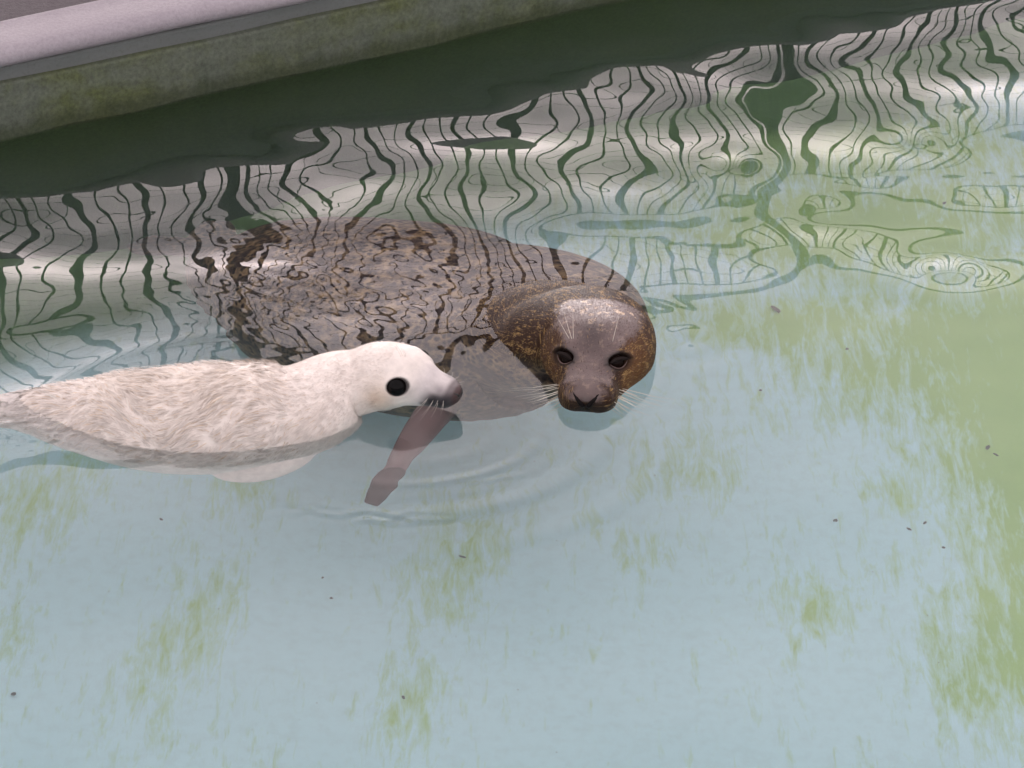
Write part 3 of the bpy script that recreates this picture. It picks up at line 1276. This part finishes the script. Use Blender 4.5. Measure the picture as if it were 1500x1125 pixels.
def eye_side(k):
    """+1 / -1: the animal's side that lies towards +X"""
    return 1.0 if k.R[0] > 0 else -1.0


def brow_side(k):
    return -eye_side(k)


def mat_pup(name, strand=False):
    m = Mat(name, 0.6 if strand else 0.55, 0.35)
    o = m.obj()
    cA = m.at('coat').outputs['Vector']
    n = m.noise(o, 60, 4, 0.6)
    c = m.mix(1.0, cA, m.ramp(n, [(0.3, 0.86), (0.7, 1.06)]), 'MULTIPLY')
    m.color(c)
    if not strand:
        fuv = m.at('fur').outputs['Vector']
        fb = m.noise(m.mapping(fuv, (70, 420, 1)), 1.0, 4, 0.6, 0.4)
        m.bump(fb, 0.35, 0.002)
        m.b.inputs['Subsurface Weight'].default_value = 0.0
    else:
        m.b.inputs['Sheen Weight'].default_value = 0.15
    return m.m


def build_pup():
    N = P(674, 577, 0.037)
    yaw = math.radians(24)                      # muzzle turned a little to the viewer
    B = np.array([-math.cos(yaw), math.sin(yaw), 0.0])

    def hp(s, dz=0.0, dy=0.0):
        return N+B*s+np.array([0, dy, dz])
    RO = -7
    keys = [
        [*hp(.000, -.001), .008, .007, .009, RO],
        [*hp(.006, -.001), .016, .011, .017, RO],
        [*hp(.020, .000), .025, .016, .026, RO],
        [*hp(.042, .002), .031, .023, .031, RO],
        [*hp(.066, .005), .041, .033, .037, RO],
        [*hp(.090, .008), .051, .041, .044, RO],
        [*hp(.118, .006), .059, .044, .052, RO],
        [*hp(.148, .002, -.006), .060, .045, .058, RO],
        [*hp(.180, -.010, -.018), .063, .041, .062, -4],
        [*hp(.215, -.018, -.038), .076, .049, .076, 0],
        [-.335, -.072, -.010, .098, .074, .096, 0],
        [-.415, -.084, -.022, .110, .092, .112, 0],
        [-.500, -.088, -.031, .114, .098, .118, 0],
        [-.590, -.080, -.037, .106, .092, .110, 0],
        [-.680, -.064, -.044, .082, .078, .082, 0],
        [-.760, -.046, -.046, .056, .056, .058, 0],
        [-.825, -.034, -.054, .036, .034, .036, 0],
        [-.870, -.026, -.060, .020, .018, .020, 0],
    ]
    sp = Spine(keys, 12)
    pieces = [sp.loft()]
    # near fore flipper folded back along the flank, under water
    f0 = np.array([-.350, -.152, -.070])
    pieces.append(flipper([f0+[.03, .03, .01], f0+[0, -.004, 0], f0+[-.05, -.022, -.016], f0+[-.10, -.024, -.022], f0+[-.125, -.018, -.022]], [.026, .034, .036, .028, .010], [.024, .020, .014, .010, .005], (0.1, -.9, .35)))
    f1 = np.array([-.330, .005, -.07])
    pieces.append(flipper([f1+[0, -.02, .02], f1+[.0, .02, -.03], f1+[-.04, .05, -.07], f1+[-.07, .06, -.10]], [.026, .032, .03, .010], [.022, .018, .012, .005], (0.1, .8, .5)))
    e = np.array([-.855, -.03, -.058])
    for sgn in (-1, 1):
        pieces.append(flipper([e, e+[-.04, .02*sgn, -.01], e+[-.09, .04*sgn, -.02], e+[-.14, .055*sgn, -.03]], [.016, .024, .032, .016], [.015, .010, .007, .004], (0, 0, 1)))
    me = fuse('body', pieces, 0.0021, 5)
    v_, _ = get_vn(me)
    s0 = sp.project(v_)[0]
    smooth_region(me, np.exp(-((s0-.215)/.055)**2), 200)
    k = Skin(me, sp, 24)
    for sg in (-1, 1):
        k.push(.0045*k.g(k.world(.022, sg*.018, -.008), .015))       # whisker pads
        k.push(-.003*k.g(k.world(.050, sg*.034, .012), .014))
        k.push(.003*k.g(k.world(.098, sg*.040, .044), .014))         # brow
        k.push(.004*k.g(k.world(.105, sg*.050, -.012), .022))        # cheek
    k.push(.002*k.g(k.world(.004, 0, .008), .008))
    k.commit()
    for sg in (-1, 1):                                                # mouth line
        d, t = seg_dist(k.v, k.world(.002, 0, -.014), k.world(.044, sg*.034, -.020))
        k.push(-.0025*np.exp(-(d/.003)**2))
    k.commit()
    eyes = []
    for sg in (-1, 1):
        p, n = k.surf_side(.083, .021, sg)
        n = n*.7+k.f*.28+k.U*.25
        n /= np.linalg.norm(n)
        ax = np.cross(k.U, n)
        ax /= np.linalg.norm(ax)
        ay = np.cross(n, ax)
        eyes.append((p, n, ax, ay, sg))
    eyed = np.zeros(len(k.v))
    for (p, n, ax, ay, sg) in eyes:
        r = k.v-p
        ex, ey, en = r @ ax, r @ ay, r @ n
        near = np.abs(en) < .025
        q = np.hypot(ex/.0165, ey/.0138)
        rim = np.exp(-((q-1.25)/.25)**2)*near
        hole = smooth01((1.12-q)/.4)*near
        k.v += n[None]*(rim*.0016-hole*.009)[:, None]
        eyed = np.maximum(eyed, near*np.exp(-(np.maximum(q-1.0, 0)/.13)**2))
        # dark tear mark towards the nose
        cc = p+k.f*.017-k.U*.004
        eyed = np.maximum(eyed, .6*k.g(cc, .007))
    k.commit()
    s_, th, st, xx, yy = sp.project(k.v)
    rad = np.hypot(xx, yy)
    attr(me, 'fur', np.stack([s_, th*np.maximum(rad, .015), rad], -1))
    # coat colour: cream, tan on the nape, cheek and back; grey muzzle; dark mouth and nose
    white = np.array([.82, .735, .675])
    C = np.repeat(white[None], len(k.v), 0)

    def lerp(mask, c):
        nonlocal C
        mask = np.clip(mask, 0, 1)[:, None]
        C = C*(1-mask)+np.array(c)[None]*mask
    near_sg = -1.0 if k.R[1] > 0 else 1.0        # animal's side towards the viewer
    lerp(.65*k.g(k.world(.115, near_sg*.055, -.006), .024), (.62, .44, .30))
    lerp(.40*np.exp(-((k.s-.17)/.04)**2)*smooth01((k.h-.035)/.02), (.66, .47, .38))
    back = smooth01((s_-.28)/.08)*smooth01((.66-s_)/.1)*np.exp(-((th-math.pi/2)/.8)**2)
    lerp(.18*back, (.66, .55, .42))
    lerp(.55*smooth01((.078-k.s)/.03)*smooth01((s_*0+.15-s_)/.02), (.55, .50, .52))
    lerp(.90*smooth01((.046-k.s)/.016)*smooth01((.012-k.h)/.008)*(s_ < .12), (.028, .024, .027))
    lerp(.80*smooth01((.060-k.s)/.010)*smooth01((-.006-k.h)/.008)*(s_ < .12), (.030, .026, .028))
    lerp(.80*smooth01((.024-k.s)/.010)*(s_ < .12), (.060, .042, .046))
    lerp(.80*smooth01((.010-k.s)/.006)*(s_ < .12), (.060, .026, .024))
    for sg in (-1, 1):
        lerp(1.1*k.g(k.world(.036, sg*.030, -.006), .015), (.026, .022, .026))
        lerp(1.1*k.g(k.world(.018, sg*.024, -.004), .012), (.026, .022, .026))
        lerp(.55*k.g(k.world(.026, sg*.020, .014), .010), (.10, .085, .095))
    for sg in (-1, 1):
        lerp(.7*k.g(k.world(.104, sg*.040, .046), .0045), (.16, .13, .12))
    lerp(.85*eyed, (.030, .026, .030))
    attr(me, 'coat', C)
    root = empty('seal_pup', (float(k.v[:, 0].mean()), float(k.v[:, 1].mean()), float(k.v[:, 2].min())))
    tag(root, 'white furry seal pup with round black eyes swimming at the surface', 'seal pup')
    link('body', me, mat_pup('cream_pup_coat'), root)
    eye_m = mat_simple('black_wet_eye', (0.003, 0.0025, 0.0025), 0.06, 0.11)
    for (p, n, ax, ay, sg) in eyes:
        add_child_world('eye', sphere_mesh('eye', .0158), eye_m, root, basis_place(None, p-n*.0102, n, ax))
    nm = mat_simple('pup_nostril', (0.006, 0.005, 0.005), 0.3)
    for sg in (-1, 1):
        pts = []
        for q in np.linspace(0, 1, 7):
            x_, h_ = sg*(.002+.009*q), -.002+.010*q
            d = np.hypot(k.x-x_, k.h-h_)+(k.s > .02)*9
            j = np.argsort(d)[:4]
            pts.append(k.v[j].mean(0)-k.f*.0003)
        link('nostril', tube_mesh('nostril', pts, [.0012, .0018, .002, .0019, .0016, .0011, .0005], 8), nm, root)
    wm = mat_simple('pup_whisker', (0.62, 0.55, 0.48), 0.4)
    r = np.random.default_rng(4)
    for sg in (-1, 1):
        for row in range(2):
            for c_ in range(4):
                p, n = k.surf_side(.012+.009*c_, .002-.008*row, sg)
                out = k.R*sg*.9+k.f*(.35-.2*c_)+k.U*(-.25-.25*row+r.normal(0, .06))
                whisker(root, p, out, out-k.f*.5-k.U*.3, (.020+.008*c_)*r.uniform(.8, 1.1), wm, .00032)
        for q in range(2):
            p, n = k.surf_side(.096+.006*q, .050, sg)
            d = n+k.U*.3-k.f*.5
            whisker(root, p, d, d-k.f*.6, .022, wm, .0003, 'brow_whisker')
    # ---- coat of lanugo: clumped strands
    nv = len(k.v)
    NS = 46000
    pick = rng.integers(0, nv, NS)
    z = k.v[pick, 2]
    sp_s = s_[pick]
    keep = (z > -.055) & (sp_s > .105) & (eyed[pick] < .2)
    pick = pick[keep]
    base, nrm = k.v[pick], k.n[pick]
    T = sp.T[st[pick]]
    sv = s_[pick]
    zz = base[:, 2]
    # long and tousled on the back, short on the head and wet flank
    ln = .006+.013*smooth01((sv-.20)/.16)*(0.35+.65*smooth01((zz+.03)/.06))*smooth01((.86-sv)/.15)
    ln *= rng.uniform(.6, 1.25, len(ln))*(1+.3*np.sin(base[:, 0]*61+2*np.sin(base[:, 2]*70)))

    def wav(p, f, ph):
        return np.sin(p[:, 0]*f+ph)*np.cos(p[:, 1]*f*.9+ph*1.7)+.6*np.sin(p[:, 2]*f*1.1+p[:, 0]*f*.5+ph*.6)
    side = np.cross(nrm, T)
    side /= np.linalg.norm(side, axis=1, keepdims=True)+1e-9
    toss = smooth01((sv-.24)/.1)
    swirl = .60*wav(base, 30, .4)*toss+.40*wav(base, 80, 2.0)*toss
    # fur on the back is swept down the flank
    down = np.array([0, 0, -1.0])-nrm*(nrm @ np.array([0, 0, -1.0]))[:, None]
    flow = T+side*swirl[:, None]+down*(.30*toss)[:, None]
    flow -= nrm*(flow*nrm).sum(1)[:, None]
    flow /= np.linalg.norm(flow, axis=1, keepdims=True)+1e-9
    # clump tips
    ncl = 1900
    cl = base[rng.integers(0, len(base), ncl)]
    tip_target = np.empty_like(base)
    cl_id = np.zeros(len(base), int)
    for a_ in range(0, len(base), 4000):
        q = base[a_:a_+4000]
        j = ((q[:, None]-cl[None])**2).sum(-1).argmin(1)
        tip_target[a_:a_+4000] = cl[j]
        cl_id[a_:a_+4000] = j
    lift = .16+.12*rng.random(len(ln))
    tip = base+flow*ln[:, None]+nrm*(ln*lift)[:, None]
    tip += (tip_target-base)*(.78*toss)[:, None]
    tip += rng.normal(0, .0006, tip.shape)
    mid = base+(tip-base)*.5+nrm*(ln*.10)[:, None]
    wdt = .00042
    sd_ = np.cross(flow, nrm)
    n = len(base)
    b0 = base-nrm*.0008
    V = np.stack([b0-sd_*wdt, b0+sd_*wdt, mid-sd_*wdt*.9, mid+sd_*wdt*.9, tip], 1).reshape(-1, 3)
    i = np.arange(n)[:, None]*5
    F = np.concatenate([i+np.array([[0, 1, 3]]), i+np.array([[0, 3, 2]]), i+np.array([[2, 3, 4]])])
    fme = fast_mesh('fur', V, F)
    tone = rng.normal(1.0, .07, n)[:, None]*(1-toss[:, None]*(1-rng.uniform(.86, 1.08, ncl)[cl_id][:, None]))
    cc = C[pick]*tone
    tanm = (rng.random(n) < .09*toss)[:, None]
    cc = np.where(tanm, cc*np.array([[.86, .74, .58]]), cc)
    attr(fme, 'coat', np.repeat(np.clip(cc, 0, .9), 5, 0))
    fo = link('fur', fme, mat_pup('cream_pup_fur', True), root)
    fo['kind'] = 'stuff'
    return root


# ------------------------------------------------------------------ bits of debris
def build_debris():
    m = mat_simple('dead_leaf_bit', (0.030, 0.032, 0.028), 0.6)
    mb = mat_simple('brown_leaf_bit', (0.075, 0.05, 0.035), 0.6)
    r = np.random.default_rng(11)

    def chip(size, asp):
        n = 9
        V, F = [], []
        for lay in (0, 1):
            for i in range(n):
                q = 2*math.pi*i/n
                rr = size*(.75+.45*r.random())
                V.append((rr*math.cos(q), rr*asp*math.sin(q), lay*size*.18+.0006*r.normal()))
        for i in range(n):
            F.append((i, (i+1) % n, n+(i+1) % n, n+i))
        F.append(tuple(range(n))[::-1])
        F.append(tuple(range(n, 2*n)))
        me = bpy.data.meshes.new('debris')
        me.from_pydata(V, [], F)
        me.update()
        return me
    spots = [(1128, 547, .013, .4, 'dark leaf scrap lying in the algae on the pool floor', 'leaf scrap'),
             (1217, 842, .0045, .9, None, None), (1438, 742, .007, .5, None, None), (1450, 752, .006, .4, None, None),
             (1325, 855, .005, .5, None, None), (1348, 846, .004, .6, None, None), (1376, 882, .0035, .7, None, None),
             (681, 888, .007, .35, None, None), (590, 1097, .0055, .4, None, None), (29, 1092, .0045, .8, None, None),
             (238, 842, .004, .5, None, None), (488, 953, .003, .8, None, None), (1110, 660, .003, .8, None, None),
             (1236, 604, .0035, .8, None, None), (1375, 395, .004, .7, None, None), (476, 922, .0028, .7, None, None)]
    for (px, py, sz, asp, lab, cat) in spots:
        # refracted position on the floor
        zf = -DEPTH
        p = P(px, py, zf*.72)
        o = link('debris_speck', chip(sz, asp), mb if lab else m)
        o.location = (p[0], p[1], zf+.006)
        o.rotation_euler = (0, 0, r.uniform(0, 3.1))
        if lab:
            o.name = 'leaf_scrap'
            tag(o, lab, cat)
        else:
            if px in (1438, 1450):
                lb = 'dark speck of a close pair inside the green algae patch'
            elif px == 681:
                lb = 'slender dark scrap beside a green algae streak on the floor'
            elif px == 1217:
                lb = 'round brown speck alone on the bare blue floor'
            else:
                lb = 'tiny dark speck of debris on the pale pool floor'
            tag(o, lb, 'debris', 'specks of debris on the pool floor')


build_ground()
build_floor()
build_wall()
build_fence()
build_adult()
build_pup()
build_debris()
build_water()
